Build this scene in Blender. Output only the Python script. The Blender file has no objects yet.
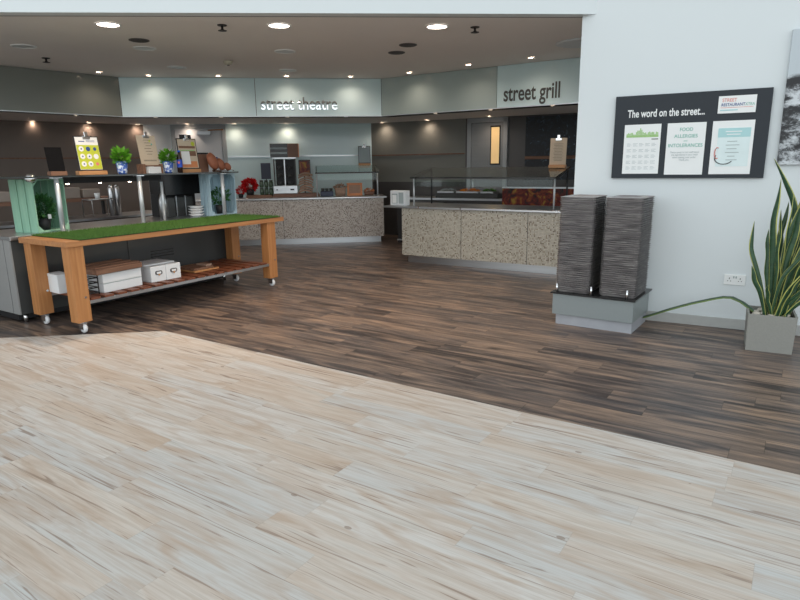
import bpy, bmesh, math, random
from mathutils import Vector, Matrix
random.seed(7)
C = bpy.context.scene.collection
R = math.radians
# ---------------------------------------------------------------- helpers
class MB:
    def __init__(s): s.bm = bmesh.new(); s.mi = 0
    def _fin(s, vs):
        fs = set()
        for v in vs:
            for f in v.link_faces: fs.add(f)
        for f in fs: f.material_index = s.mi
        return s
    def mat(s, i): s.mi = i; return s
    def box(s, x0, x1, y0, y1, z0, z1, bev=0, M=None):
        r = bmesh.ops.create_cube(s.bm, size=1)
        vs = r['verts']
        for v in vs:
            v.co = Vector((x0+(x1-x0)*(v.co.x+.5), y0+(y1-y0)*(v.co.y+.5), z0+(z1-z0)*(v.co.z+.5)))
        if bev:
            es = list({e for v in vs for e in v.link_edges})
            rr = bmesh.ops.bevel(s.bm, geom=es, offset=bev, segments=2, affect='EDGES', profile=.5)
            vs = list({v for f in rr['faces'] for v in f.verts} | {v for v in vs if v.is_valid})
        if M:
            for v in vs: v.co = M @ v.co
        return s._fin(vs)
    def poly(s, pts, z0, z1):
        lo = [s.bm.verts.new((x, y, z0)) for x, y in pts]; hi = [s.bm.verts.new((x, y, z1)) for x, y in pts]
        n = len(pts); fs = [s.bm.faces.new(lo[::-1]), s.bm.faces.new(hi)]
        for i in range(n): fs.append(s.bm.faces.new((lo[i], lo[(i+1) % n], hi[(i+1) % n], hi[i])))
        for f in fs: f.material_index = s.mi
        return s
    def ring(s, loops, cap0=True, cap1=True, closed=True):
        vl = [[s.bm.verts.new(p) for p in l] for l in loops]
        for a, b in zip(vl, vl[1:]):
            n = len(a)
            for i in range(n if closed else n-1):
                j = (i+1) % n
                f = s.bm.faces.new((a[i], a[j], b[j], b[i])); f.material_index = s.mi; f.smooth = closed
        if cap0: f = s.bm.faces.new(vl[0][::-1]); f.material_index = s.mi
        if cap1: f = s.bm.faces.new(vl[-1]); f.material_index = s.mi
        return s
    def lathe(s, prof, seg=20, cx=0, cy=0, cz=0, axis='z', cap=True):
        loops = []
        for r, h in prof:
            l = []
            for i in range(seg):
                a = 2*math.pi*i/seg; p = (r*math.cos(a), r*math.sin(a), h)
                if axis == 'x': p = (p[2], p[0], p[1])
                if axis == 'y': p = (p[1], p[2], p[0])
                l.append((p[0]+cx, p[1]+cy, p[2]+cz))
            loops.append(l)
        return s.ring(loops, cap, cap)
    def tube(s, pts, r, seg=8):
        P = [Vector(p) for p in pts]; loops = []
        for i, p in enumerate(P):
            d = (P[min(i+1, len(P)-1)]-P[max(i-1, 0)]).normalized()
            up = Vector((0, 0, 1)) if abs(d.z) < .9 else Vector((1, 0, 0))
            a = d.cross(up).normalized(); b = d.cross(a)
            rr = r[i] if isinstance(r, (list, tuple)) else r
            loops.append([p+a*rr*math.cos(2*math.pi*k/seg)+b*rr*math.sin(2*math.pi*k/seg) for k in range(seg)])
        return s.ring(loops)
    def rrect(s, w, d, r, prof, cx=0, cy=0, seg=4, cap1=True):
        """prof: list of (inset, z) -> rounded rectangles"""
        loops = []
        for ins, z in prof:
            W, D, rr = w/2-ins, d/2-ins, max(r-ins, .003); l = []
            for qx, qy, a0 in ((1, 1, 0), (-1, 1, 90), (-1, -1, 180), (1, -1, 270)):
                for k in range(seg+1):
                    a = R(a0+90*k/seg)
                    l.append((cx+qx*(W-rr)+rr*math.cos(a), cy+qy*(D-rr)+rr*math.sin(a), z))
            loops.append(l)
        return s.ring(loops, True, cap1)
    def build(s, name, mat, parent=None, loc=None, rz=0, fix=True):
        if fix: bmesh.ops.recalc_face_normals(s.bm, faces=s.bm.faces)
        me = bpy.data.meshes.new(name); s.bm.to_mesh(me); s.bm.free()
        for m in (mat if isinstance(mat, (list, tuple)) else [mat]): me.materials.append(m)
        o = bpy.data.objects.new(name, me); C.objects.link(o)
        if parent: o.parent = parent
        if loc: o.location = loc
        if rz: o.rotation_euler = (0, 0, rz)
        return o
def tag(o, label=None, cat=None, group=None, kind=None):
    if label: o['label'] = label
    if cat: o['category'] = cat
    if group: o['group'] = group
    if kind: o['kind'] = kind
    return o
def thing(name, label, cat, loc=(0, 0, 0), rz=0, group=None, tilt=0):
    o = bpy.data.objects.new(name, None); C.objects.link(o); o.empty_display_size = .1
    o.location = loc; o.rotation_euler = (tilt, 0, rz)
    return tag(o, label, cat, group)
def struct(name, mb, mat, loc=None, rz=0): return tag(mb.build(name, mat, None, loc, rz), kind='structure')
def copy_tree(o, parent=None):
    c = o.copy(); C.objects.link(c); c.parent = parent
    for ch in list(o.children): copy_tree(ch, c)
    return c
class Frame:
    def __init__(s, x, y, deg): s.x, s.y, s.a = x, y, R(deg); s.c, s.s = math.cos(s.a), math.sin(s.a)
    def __call__(s, x, y, z=0): return (s.x+x*s.c-y*s.s, s.y+x*s.s+y*s.c, z)
    def M(s): return Matrix.Translation((s.x, s.y, 0)) @ Matrix.Rotation(s.a, 4, 'Z')
def text(name, body, size, x, y, z, mat, parent, sx=1.0, bold=0, align='LEFT', depth=.001, shear=0, lean=0, label=None):
    cu = bpy.data.curves.new('lettering', 'FONT'); cu.body = body; cu.size = size; cu.extrude = depth
    cu.offset = bold; cu.align_x = align; cu.shear = shear; cu.space_line = 1.0
    to = bpy.data.objects.new('t', cu); C.objects.link(to); bpy.context.view_layer.update()
    me = bpy.data.meshes.new_from_object(to.evaluated_get(bpy.context.evaluated_depsgraph_get()))
    bpy.data.objects.remove(to); bpy.data.curves.remove(cu)
    me.transform(Matrix.Translation((x, y, z)) @ Matrix.Rotation(R(90), 4, 'X') @ Matrix.Diagonal((sx, 1, 1, 1)))
    me.materials.clear(); me.materials.append(mat)
    o = bpy.data.objects.new(name, me); C.objects.link(o); o.parent = parent
    if label: o['label'] = label
    return o
# ---------------------------------------------------------------- materials
def newmat(name):
    m = bpy.data.materials.new(name); m.use_nodes = True; nt = m.node_tree
    return m, nt, nt.nodes['Principled BSDF']
def rgb(c): return (*c, 1)
def mat(name, col, rough=.5, metal=0, var=.08, scale=8, trans=0, spec=.5, bump=0, coat=0, stretch=(1, 1, 1), emit=None, es=0, ior=1.45):
    m, nt, b = newmat(name); N = nt.nodes; L = nt.links
    tc = N.new('ShaderNodeTexCoord'); mp = N.new('ShaderNodeMapping'); mp.inputs['Scale'].default_value = stretch
    L.new(tc.outputs['Object'], mp.inputs[0])
    no = N.new('ShaderNodeTexNoise'); no.inputs['Scale'].default_value = scale; no.inputs['Detail'].default_value = 5
    L.new(mp.outputs[0], no.inputs['Vector'])
    mx = N.new('ShaderNodeMix'); mx.data_type = 'RGBA'
    mx.inputs[6].default_value = rgb([max(0, c*(1-var)) for c in col]); mx.inputs[7].default_value = rgb([min(1, c*(1+var)) for c in col])
    L.new(no.outputs['Fac'], mx.inputs[0]); L.new(mx.outputs[2], b.inputs['Base Color'])
    b.inputs['Roughness'].default_value = rough; b.inputs['Metallic'].default_value = metal
    b.inputs['Transmission Weight'].default_value = trans; b.inputs['Specular IOR Level'].default_value = spec
    b.inputs['Coat Weight'].default_value = coat; b.inputs['IOR'].default_value = ior
    if bump:
        bp = N.new('ShaderNodeBump'); bp.inputs['Strength'].default_value = bump; bp.inputs['Distance'].default_value = .01
        L.new(no.outputs['Fac'], bp.inputs['Height']); L.new(bp.outputs[0], b.inputs['Normal'])
    if emit: b.inputs['Emission Color'].default_value = rgb(emit); b.inputs['Emission Strength'].default_value = es
    return m
def wood(name, c1, c2, axis=0, rough=.45, k=1.0):
    m, nt, b = newmat(name); N = nt.nodes; L = nt.links
    tc = N.new('ShaderNodeTexCoord'); mp = N.new('ShaderNodeMapping')
    s = [30*k, 30*k, 30*k]; s[axis] = 1.5*k; mp.inputs['Scale'].default_value = s
    L.new(tc.outputs['Object'], mp.inputs[0]); no = N.new('ShaderNodeTexNoise'); no.inputs['Scale'].default_value = 1
    no.inputs['Detail'].default_value = 6; no.inputs['Distortion'].default_value = .6
    L.new(mp.outputs[0], no.inputs['Vector']); cr = N.new('ShaderNodeValToRGB')
    cr.color_ramp.elements[0].position = .3; cr.color_ramp.elements[1].position = .7
    cr.color_ramp.elements[0].color = rgb(c1); cr.color_ramp.elements[1].color = rgb(c2)
    L.new(no.outputs['Fac'], cr.inputs[0]); L.new(cr.outputs[0], b.inputs['Base Color']); b.inputs['Roughness'].default_value = rough
    return m
def mth(nt, op, a, b=None, c=None):
    n = nt.nodes.new('ShaderNodeMath'); n.operation = op
    for i, v in enumerate((a, b, c)):
        if v is None: continue
        if isinstance(v, (int, float)): n.inputs[i].default_value = v
        else: nt.links.new(v, n.inputs[i])
    return n.outputs[0]
def mix(nt, f, a, b, bt='MIX'):
    n = nt.nodes.new('ShaderNodeMix'); n.data_type = 'RGBA'; n.blend_type = bt
    for i, v in ((0, f), (6, a), (7, b)):
        if isinstance(v, (int, float)): n.inputs[i].default_value = v
        elif isinstance(v, (tuple, list)): n.inputs[i].default_value = rgb(v)
        else: nt.links.new(v, n.inputs[i])
    return n.outputs[2]
def ramp(nt, f, stops):
    n = nt.nodes.new('ShaderNodeValToRGB'); e = n.color_ramp.elements
    while len(e) < len(stops): e.new(.5)
    for el, (p, c) in zip(e, stops): el.position = p; el.color = rgb(c)
    nt.links.new(f, n.inputs[0]); return n.outputs[0]
def comb(nt, x, y, z=0):
    n = nt.nodes.new('ShaderNodeCombineXYZ')
    for i, v in enumerate((x, y, z)):
        if isinstance(v, (int, float)): n.inputs[i].default_value = v
        else: nt.links.new(v, n.inputs[i])
    return n.outputs[0]
def noise(nt, vec, scale, det=4, dist=0, rough=.5):
    n = nt.nodes.new('ShaderNodeTexNoise'); n.inputs['Scale'].default_value = scale; n.inputs['Detail'].default_value = det
    n.inputs['Distortion'].default_value = dist; n.inputs['Roughness'].default_value = rough
    nt.links.new(vec, n.inputs['Vector']); return n.outputs['Fac']
def planks(name, light):
    m, nt, b = newmat(name); N = nt.nodes; L = nt.links
    geo = N.new('ShaderNodeNewGeometry')
    def dot(v):
        n = N.new('ShaderNodeVectorMath'); n.operation = 'DOT_PRODUCT'; L.new(geo.outputs['Position'], n.inputs[0]); n.inputs[1].default_value = v
        return n.outputs['Value']
    u = dot((.833, -.553, 0)); v = dot((.553, .833, 0)); w, ln = .183, 1.22
    vw = mth(nt, 'DIVIDE', v, w); row = mth(nt, 'FLOOR', vw)
    wn = N.new('ShaderNodeTexWhiteNoise'); wn.noise_dimensions = '1D'; L.new(row, wn.inputs['W'])
    uu = mth(nt, 'ADD', mth(nt, 'DIVIDE', u, ln), mth(nt, 'MULTIPLY', wn.outputs['Value'], 5.0)); col = mth(nt, 'FLOOR', uu)
    w2 = N.new('ShaderNodeTexWhiteNoise'); w2.noise_dimensions = '2D'; L.new(comb(nt, row, col), w2.inputs['Vector'])
    idv = w2.outputs['Value']; sep = N.new('ShaderNodeSeparateColor'); L.new(w2.outputs['Color'], sep.inputs[0])
    off = mth(nt, 'MULTIPLY', idv, 57.0)
    broad = noise(nt, comb(nt, mth(nt, 'ADD', mth(nt, 'MULTIPLY', u, 1.8 if light else 1.6), off), mth(nt, 'MULTIPLY', v, 11. if light else 14.), off), 1, 5, 1.1 if light else .8)
    fine = noise(nt, comb(nt, mth(nt, 'ADD', mth(nt, 'MULTIPLY', u, 2.2), off), mth(nt, 'MULTIPLY', v, 80.), off), 1, 5, .9, .6)
    crk = noise(nt, comb(nt, mth(nt, 'ADD', mth(nt, 'MULTIPLY', u, 1.2), off), mth(nt, 'MULTIPLY', v, 32.), off), 1, 2, 1.6)
    fr = mth(nt, 'FRACT', vw); fe = mth(nt, 'MINIMUM', fr, mth(nt, 'SUBTRACT', 1., fr))
    fu = mth(nt, 'FRACT', uu); fue = mth(nt, 'MINIMUM', fu, mth(nt, 'SUBTRACT', 1., fu))
    seam = mth(nt, 'MAXIMUM', mth(nt, 'LESS_THAN', fe, .008), mth(nt, 'LESS_THAN', fue, .0012))
    if light:
        base = ramp(nt, sep.outputs['Red'], [(0, (.60, .54, .48)), (.35, (.54, .54, .53)), (.65, (.61, .58, .545)), (1, (.56, .48, .41))])
        c = mix(nt, mth(nt, 'MULTIPLY', ramp(nt, broad, [(.44, (0, 0, 0)), (.70, (1, 1, 1))]), .78), base, (.45, .345, .265))
        c = mix(nt, mth(nt, 'MULTIPLY', ramp(nt, broad, [(.25, (1, 1, 1)), (.45, (0, 0, 0))]), .35), c, (.50, .53, .52))
        c = mix(nt, mth(nt, 'MULTIPLY', ramp(nt, fine, [(.38, (1, 1, 1)), (.56, (0, 0, 0))]), .34), c, (.36, .285, .215))
        c = mix(nt, mth(nt, 'MULTIPLY', ramp(nt, crk, [(.33, (1, 1, 1)), (.385, (0, 0, 0))]), .7), c, (.25, .18, .14))
        vo = N.new('ShaderNodeTexVoronoi'); vo.inputs['Scale'].default_value = 1; L.new(comb(nt, mth(nt, 'MULTIPLY', u, 2.2), mth(nt, 'MULTIPLY', v, 4.)), vo.inputs['Vector'])
        c = mix(nt, mth(nt, 'MULTIPLY', mth(nt, 'LESS_THAN', vo.outputs['Distance'], .045), .6), c, (.22, .15, .11))
        c = mix(nt, mth(nt, 'MULTIPLY', seam, .22), c, (.25, .21, .17)); rg = .42
    else:
        base = ramp(nt, sep.outputs['Red'], [(0, (.055, .044, .042)), (.4, (.13, .102, .09)), (.7, (.095, .082, .08)), (1, (.23, .165, .125))])
        c = mix(nt, mth(nt, 'MULTIPLY', ramp(nt, broad, [(.45, (0, 0, 0)), (.72, (1, 1, 1))]), .8), base, (.42, .29, .205))
        c = mix(nt, mth(nt, 'MULTIPLY', ramp(nt, broad, [(.28, (1, 1, 1)), (.46, (0, 0, 0))]), .8), c, (.020, .016, .018))
        c = mix(nt, mth(nt, 'MULTIPLY', ramp(nt, fine, [(.36, (1, 1, 1)), (.6, (0, 0, 0))]), .48), c, (.028, .022, .021))
        c = mix(nt, mth(nt, 'MULTIPLY', seam, .6), c, (.02, .016, .014)); rg = .36
    L.new(c, b.inputs['Base Color']); b.inputs['Specular IOR Level'].default_value = .3
    L.new(mth(nt, 'ADD', mth(nt, 'MULTIPLY', fine, .18), rg-.09), b.inputs['Roughness'])
    bp = N.new('ShaderNodeBump'); bp.inputs['Strength'].default_value = .12; bp.inputs['Distance'].default_value = .003
    L.new(fine, bp.inputs['Height']); L.new(bp.outputs[0], b.inputs['Normal'])
    return m
def mosaic(name, stops):
    m, nt, b = newmat(name); N = nt.nodes; L = nt.links
    tc = N.new('ShaderNodeTexCoord'); sp = N.new('ShaderNodeSeparateXYZ'); L.new(tc.outputs['Object'], sp.inputs[0])
    t = .020
    x = mth(nt, 'DIVIDE', mth(nt, 'ADD', sp.outputs['X'], sp.outputs['Y']), t); z = mth(nt, 'DIVIDE', sp.outputs['Z'], t)
    w = N.new('ShaderNodeTexWhiteNoise'); w.noise_dimensions = '2D'; L.new(comb(nt, mth(nt, 'FLOOR', x), mth(nt, 'FLOOR', z)), w.inputs['Vector'])
    c = ramp(nt, w.outputs['Value'], stops)
    e = lambda q: mth(nt, 'MINIMUM', mth(nt, 'FRACT', q), mth(nt, 'SUBTRACT', 1., mth(nt, 'FRACT', q)))
    g = mth(nt, 'LESS_THAN', mth(nt, 'MINIMUM', e(x), e(z)), .08)
    L.new(mix(nt, g, c, (.30, .28, .25)), b.inputs['Base Color']); b.inputs['Roughness'].default_value = .3
    return m
def photo_mat(name, stops, scale=3, stretch=(1, 1, 1), dist=1.5, det=8, rough=.5, zr=None, nr=.5):
    m, nt, b = newmat(name); N = nt.nodes; L = nt.links
    tc = N.new('ShaderNodeTexCoord'); mp = N.new('ShaderNodeMapping'); mp.inputs['Scale'].default_value = stretch
    L.new(tc.outputs['Object'], mp.inputs[0]); f = noise(nt, mp.outputs[0], scale, det, dist, nr)
    c = ramp(nt, f, stops)
    if zr:   # zr: (z, colour, softness): pale sky above z
        sp = N.new('ShaderNodeSeparateXYZ'); L.new(tc.outputs['Object'], sp.inputs[0])
        k = ramp(nt, mth(nt, 'MULTIPLY_ADD', mth(nt, 'SUBTRACT', sp.outputs['Z'], zr[0]), 4., mth(nt, 'MULTIPLY', f, .5)), [(.3, (0, 0, 0)), (.5, (1, 1, 1))])
        c = mix(nt, k, c, zr[1])
    L.new(c, b.inputs['Base Color']); b.inputs['Roughness'].default_value = rough
    return m
M = dict(
 light=planks('bleached oak planks', True), dark=planks('dark driftwood planks', False),
 white=mat('white wall paint', (.665, .715, .735), .7, var=.01, scale=2),
 ceil=mat('ceiling paint', (.80, .77, .74), .8, var=.02, scale=3),
 dgrey=mat('dark shadow gap', (.05, .05, .05), .6), steel=mat('brushed steel', (.55, .57, .59), .32, 1, var=.1, scale=3, stretch=(1, 20, 20)),
 chrome=mat('polished chrome', (.8, .82, .84), .12, 1, var=.02), post=mat('satin steel post', (.62, .66, .69), .35, .45, var=.04),
 brown=mat('taupe wall laminate', (.175, .14, .118), .45, var=.05, scale=1.5), teal=mat('pale teal glass panel', (.60, .77, .79), .22, var=.03, scale=1.5, coat=.3),
 sage=mat('sage grey glass panel', (.37, .45, .435), .22, var=.04, scale=1.5, coat=.3), olive=mat('olive grey glass panel', (.20, .215, .19), .22, var=.04, scale=1.5, coat=.3),
 black=mat('black gloss', (.012, .012, .013), .22), mblack=mat('matt black', (.02, .02, .022), .55), char=mat('charcoal laminate', (.055, .058, .058), .4, var=.06),
 grillwall=mat('grey green wall', (.20, .205, .185), .5, var=.04, scale=1.5), darkwall=mat('dark wall tiles', (.075, .07, .068), .35, var=.1, scale=6),
 beechF=wood('warm beech', (.37, .155, .05), (.50, .23, .085), 2), beech=wood('warm beech top', (.35, .15, .055), (.47, .22, .085), 0), slat=wood('red brown slats', (.13, .038, .018), (.22, .075, .036), 1),
 block=wood('light wood block', (.42, .19, .07), (.54, .28, .12), 0), sblack=mat('soft black board', (.010, .010, .011), .9, spec=.08), rustic=wood('rustic brown wood', (.14, .065, .04), (.26, .14, .085), 0, .7),
 gboard=wood('sage green painted boards', (.22, .43, .31), (.29, .52, .38), 2, .6), gshade=mat('green boards with inside shade painted in', (.13, .26, .185), .6, var=.15),  # second green is the same paint, darkened for the shade inside the crate
 bboard=wood('powder blue painted boards', (.33, .47, .55), (.42, .57, .65), 2, .6), bshade=mat('blue boards with inside shade painted in', (.30, .44, .52), .6, var=.1),  # second blue is a darker copy, crate's inner shade put into the colour
 turf=mat('artificial turf', (.085, .185, .035), .9, var=.6, scale=140), leaf=mat('fresh green leaf', (.10, .30, .02), .45, var=.4, scale=30), fern=mat('deep green leaf', (.035, .13, .035), .5, var=.4, scale=30),
 paper=mat('white paper', (.80, .82, .82), .6, var=.01), kraft=mat('kraft paper', (.55, .46, .35), .7, var=.05, scale=40), lime=mat('lime green print', (.50, .56, .045), .5, var=.02), ink=mat('dark ink', (.03, .03, .035), .6), grey=mat('grey ink', (.36, .42, .43), .7, var=.05),
 teali=mat('teal ink', (.16, .42, .35), .6), tealp=mat('pale teal print', (.40, .64, .66), .6, var=.03), redi=mat('red ink', (.66, .20, .17), .6), greeni=mat('green ink', (.33, .54, .22), .6, var=.2, scale=60),
 board=mat('slate board', (.020, .026, .034), .6, var=.08, scale=20), navy=mat('navy print', (.03, .08, .25), .5),
 card=mat('white cardboard', (.74, .77, .79), .6, var=.02), concrete=mat('grey planter', (.27, .27, .25), .75, var=.08, scale=60, bump=.15), pebble=mat('pebble', (.50, .46, .40), .6, var=.2, scale=30), soil=mat('potting soil', (.05, .035, .025), .9, var=.4, scale=60),
 sgreen=mat('banded dark green leaf', (.028, .075, .036), .35, var=.65, scale=14, stretch=(1, 1, 3)), dull=mat('dull green margin', (.14, .20, .06), .4), syel=mat('yellow leaf margin', (.42, .43, .12), .4, var=.1),
 marble=mat('grey veined plinth', (.36, .375, .41), .4, var=.18, scale=7), sbox=mat('grey laminate box', (.24, .27, .275), .4, var=.04, scale=50), skirt=mat('grey skirting', (.42, .43, .42), .5, var=.08, scale=12),
 rubber=mat('caster wheel', (.75, .77, .79), .4, var=.05), pot=photo_mat('blue and white ceramic', [(.40, (.05, .12, .42)), (.52, (.10, .18, .50)), (.56, (.62, .70, .82))], 30, dist=.5, det=2, rough=.25),
 bottleb=mat('blue bottle label', (.01, .07, .50), .3), cola=mat('dark cola', (.02, .008, .005), .08), capb=mat('blue bottle cap', (.01, .13, .65), .35),
 bread=mat('tan card', (.36, .235, .17), .7, var=.2, scale=25), orange=mat('orange copper food box', (.62, .24, .10), .5, var=.2), redp=mat('bright red leaves', (.60, .008, .012), .5, var=.3, scale=40), terra=mat('terracotta scoop', (.30, .105, .055), .55, var=.25, scale=20),
 cabinet=mat('warm brown cabinet', (.20, .105, .07), .5, var=.1, scale=10), glass=mat('clear glass', (.85, .95, .93), .03, var=0, trans=1), dglass=mat('smoked glass shelf', (.03, .035, .035), .08, var=0, coat=.4),
 door=mat('brushed door laminate', (.25, .27, .28), .4, var=.10, scale=3, stretch=(.4, .4, 10)), door2=mat('pale grey door', (.56, .59, .62), .4, var=.02), frame=mat('grey door frame', (.36, .39, .41), .4, var=.03),
 jarg=mat('green glass jars', (.06, .10, .06), .15, var=.4, scale=30), food=mat('orange salad', (.72, .26, .03), .6, var=.4, scale=50), foodg=mat('green salad', (.08, .22, .04), .6, var=.4, scale=50),
 warm=mat('warm lit window', (.6, .42, .18), .4, emit=(1., .66, .30), es=.35), lens=mat('lit lamp lens', (1, 1, 1), .4, emit=(1., .86, .74), es=9), lens2=mat('lit spot lens', (1, 1, 1), .4, emit=(1., .72, .52), es=14), diff=mat('frosted unlit lens', (.55, .60, .61), .35, var=.1, scale=60),
 mural=photo_mat('dark speckled mural', [(.52, (.004, .007, .012)), (.64, (.012, .025, .045)), (.76, (.15, .22, .28))], 14, dist=1), mural2=photo_mat('red and gold food mural', [(.38, (.012, .006, .006)), (.48, (.14, .010, .008)), (.56, (.26, .05, .01)), (.66, (.40, .26, .03))], 6),
 rocks=photo_mat('black and white rocks photograph', [(.46, (.012, .013, .016)), (.50, (.06, .065, .07)), (.53, (.28, .30, .32)), (.59, (.58, .62, .65))], 3.4, (1, 1, 1.7), .2, 12, .5, (2.25, (.48, .54, .58)), .72),
 mosA=mosaic('grey brown mosaic', [(0, (.17, .13, .11)), (.15, (.34, .28, .25)), (.4, (.50, .44, .39)), (.75, (.57, .52, .47)), (1, (.64, .60, .55))]),
 mosB=mosaic('cream olive mosaic', [(0, (.18, .14, .10)), (.12, (.36, .31, .24)), (.3, (.50, .47, .39)), (.7, (.56, .53, .45)), (1, (.63, .60, .52))]),
)
def tray_mat():
    m, nt, b = newmat('grey woodgrain tray laminate'); N = nt.nodes; L = nt.links
    tc = N.new('ShaderNodeTexCoord'); oi = N.new('ShaderNodeObjectInfo'); sp = N.new('ShaderNodeSeparateXYZ'); L.new(tc.outputs['Object'], sp.inputs[0])
    r = oi.outputs['Random']
    f = noise(nt, comb(nt, mth(nt, 'ADD', mth(nt, 'MULTIPLY', sp.outputs['X'], 6), mth(nt, 'MULTIPLY', r, 40)), mth(nt, 'MULTIPLY', sp.outputs['Y'], 6), mth(nt, 'MULTIPLY', sp.outputs['Z'], 160)), 1, 5, .8)
    c = ramp(nt, f, [(.32, (.085, .08, .083)), (.5, (.235, .22, .222)), (.68, (.55, .52, .51))])
    c = mix(nt, mth(nt, 'MULTIPLY', r, .5), c, (.24, .225, .225)); L.new(c, b.inputs['Base Color']); b.inputs['Roughness'].default_value = .3; b.inputs['Coat Weight'].default_value = .4
    return m
M['tray'] = tray_mat()
# ---------------------------------------------------------------- setting
FW = Frame(1.83, 6.35, -28.9)          # white wall on the right, x along wall, -y towards the room
FG = Frame(.05, 9.90, -32.8)           # grill counter
FT = Frame(-3.25, 12.20, 7.7)          # theatre counter
FTb = Frame(-3.124, 5.68, 58.0)       # timber table
FB = Frame(-3.11, 5.72, 56.9)          # timber table and the servery behind it
Z = 3.0
A = Vector((-2.355, 5.791)); a2 = Vector((.8297, -.5582)); E = A+a2*14; Lf = A+Vector((-.9938, -.1104))*12
mb = MB()
mb.mat(0); mb.poly([(A.x, A.y), (Lf.x, Lf.y), (-14.2, -9), (9.5, -9), (E.x, E.y)], -.1, 0)
mb.mat(1); mb.poly([(A.x, A.y), (E.x, E.y), (9.5, 16.5), (-14.2, 16.5), (Lf.x, Lf.y)], -.1, 0)
struct('floor', mb, [M['light'], M['dark']])
# white wall: big slab, its left edge is the jamb of the wide opening
struct('wall_right', MB().box(0, 8.5, 0, .22, 0, 6), M['white'], FW(0, 0), FW.a)
struct('baseboard_right', MB().box(.02, 8.5, -.016, -.001, 0, .10, .003), M['skirt'], FW(0, 0), FW.a)
h0 = Vector((-12, 5.31)); h1 = Vector((2.05, 6.295)); hd = (h1-h0).normalized(); hn = Vector((-hd.y, hd.x))
def strip(p, q, n, t): return [(p.x, p.y), (q.x, q.y), (q.x+n.x*t, q.y+n.y*t), (p.x+n.x*t, p.y+n.y*t)]
struct('wall_front', MB().poly(strip(h0, h1, hn, .13), 2.99, 6), M['white'])
struct('trim_1', MB().poly(strip(h0+hn*.131, h1+hn*.131-hd*.12, hn, .05), 2.996, 3.10), M['dgrey'])
g0 = Vector(FW(.02, .221)[:2]); 
ceil_pts = [(h0.x+hn.x*.182, h0.y+hn.y*.182), (h1.x+hn.x*.182-.1, h1.y+hn.y*.182), (FW(.0, .23)[0], FW(0, .23)[1]), (FW(8, .23)[0], FW(8, .23)[1]), (9.4, 16.4), (-12, 16.4)]
struct('ceiling', MB().poly(ceil_pts, 3.0, 3.1), M['ceil'])
# hall beyond: bulkheads and walls
PL0 = Vector((-4.419, 10.068)); PL1 = Vector((-.267, 10.659)); dl = Vector((-1.044, -1.276)).normalized(); dg = Vector((2.795, -1.859)).normalized()
PLL = PL0+dl*9.0; PGR = PL1+dg*7.5
def perp(d): return Vector((-d.y, d.x))
dt = (PL1-PL0).normalized()
# soffit underside behind the fascia panels
pin = [PLL+perp(-dl)*.03, PL0+Vector((0, .04)), PL1+Vector((0, .04)), PGR+perp(dg)*.03]
pout = [PLL+perp(-dl)*.5, PL0+Vector((-.12, .5)), PL1+Vector((.12, .5)), PGR+perp(dg)*.5]
bm = MB()
for i in range(3):
    bm.poly([tuple(pin[i]), tuple(pin[i+1]), tuple(pout[i+1]), tuple(pout[i])], 2.41, 2.999)
struct('trim_2', bm, M['mblack'])
low = [tuple(p) for p in pout]+[(9.3, 8.0), (9.3, 16.3), (-13.5, 16.3), (-13.5, 6.0)]
struct('ceiling', MB().poly([tuple(pout[3]), tuple(pout[2]), tuple(pout[1]), tuple(pout[0]), (-13.5, 4.0), (-13.5, 16.3), (9.3, 16.3)], 2.50, 2.6), M['ceil'])
c1 = Vector((-5.53, 13.566)); c2 = Vector((-.602, 14.16)); dgw = Vector((.875, -.485)); dlw = Vector((-.72, -.694))
c0 = c1+dlw*8.5; c3 = c2+dgw*7
bt = (c2-c1).normalized()
def wallstrip(name, p, q, z0, z1, m, t=.12, back=True):
    d = (q-p).normalized(); n = Vector((-d.y, d.x))
    return struct(name, MB().poly(strip(p, q, n, t), z0, z1), m)
wallstrip('wall_left', c0, c1, 0, 2.52, M['brown'])
wallstrip('wall_back', c1, c1+bt*.56, 0, 2.52, M['white'])
wallstrip('wall_back', c1+bt*.56, c2, 0, 2.52, M['teal'])
wallstrip('wall_back_right', c2, c2+dgw*2.32, 1.20, 2.52, M['grillwall'])
wallstrip('wall_back_right', c2, c2+dgw*2.32, 0, 1.20, M['darkwall'])
wallstrip('wall_back_right', c2+dgw*2.32, c3, 0, 2.52, M['darkwall'])
def rail(name, p, q, z, m):
    d = (q-p).normalized(); n = Vector((d.y, -d.x)); struct(name, MB().poly(strip(p+n*.001, q+n*.001, n, .015), z-.012, z+.012), m)
rail('trim_3', c0, c1, 1.80, M['rustic']); rail('trim_4', c1+bt*1.76, c2-bt*.02, 1.80, M['steel']); rail('trim_5', c2+dgw*.02, c2+dgw*2.3, 1.79, M['rustic'])
# doors
fa = math.atan2(dgw.y, dgw.x)
o = thing('door_1', None, None, (*(c2+dgw*2.33), 0), fa); o['kind'] = 'structure'
MB().box(.04, .125, -.05, -.002, 0, 2.47).box(.83, .915, -.05, -.002, 0, 2.47).box(.04, .915, -.05, -.002, 2.40, 2.49).build('door_frame', M['frame'], o)
lf = MB().box(.13, .83, -.035, -.004, .01, 2.39).build('door_leaf', M['door'], o)
MB().box(.55, .77, -.045, -.036, 1.55, 2.33).build('window_surround', M['black'], lf)
MB().box(.575, .745, -.05, -.0455, 1.58, 2.30).build('vision_panel', M['warm'], lf)
MB().tube([(.20, -.06, 1.0), (.20, -.09, 1.02), (.20, -.09, 1.3), (.20, -.06, 1.32)], .01).build('pull_handle', M['chrome'], lf)
ta = math.atan2(bt.y, bt.x)
o = thing('door_2', None, None, (*(c1+bt*.58), 0), ta); o['kind'] = 'structure'
MB().box(0, .07, -.06, -.002, 0, 2.46).box(1.08, 1.16, -.06, -.002, 0, 2.46).box(0, 1.16, -.06, -.002, 2.41, 2.49).build('door_frame', M['frame'], o)
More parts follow.
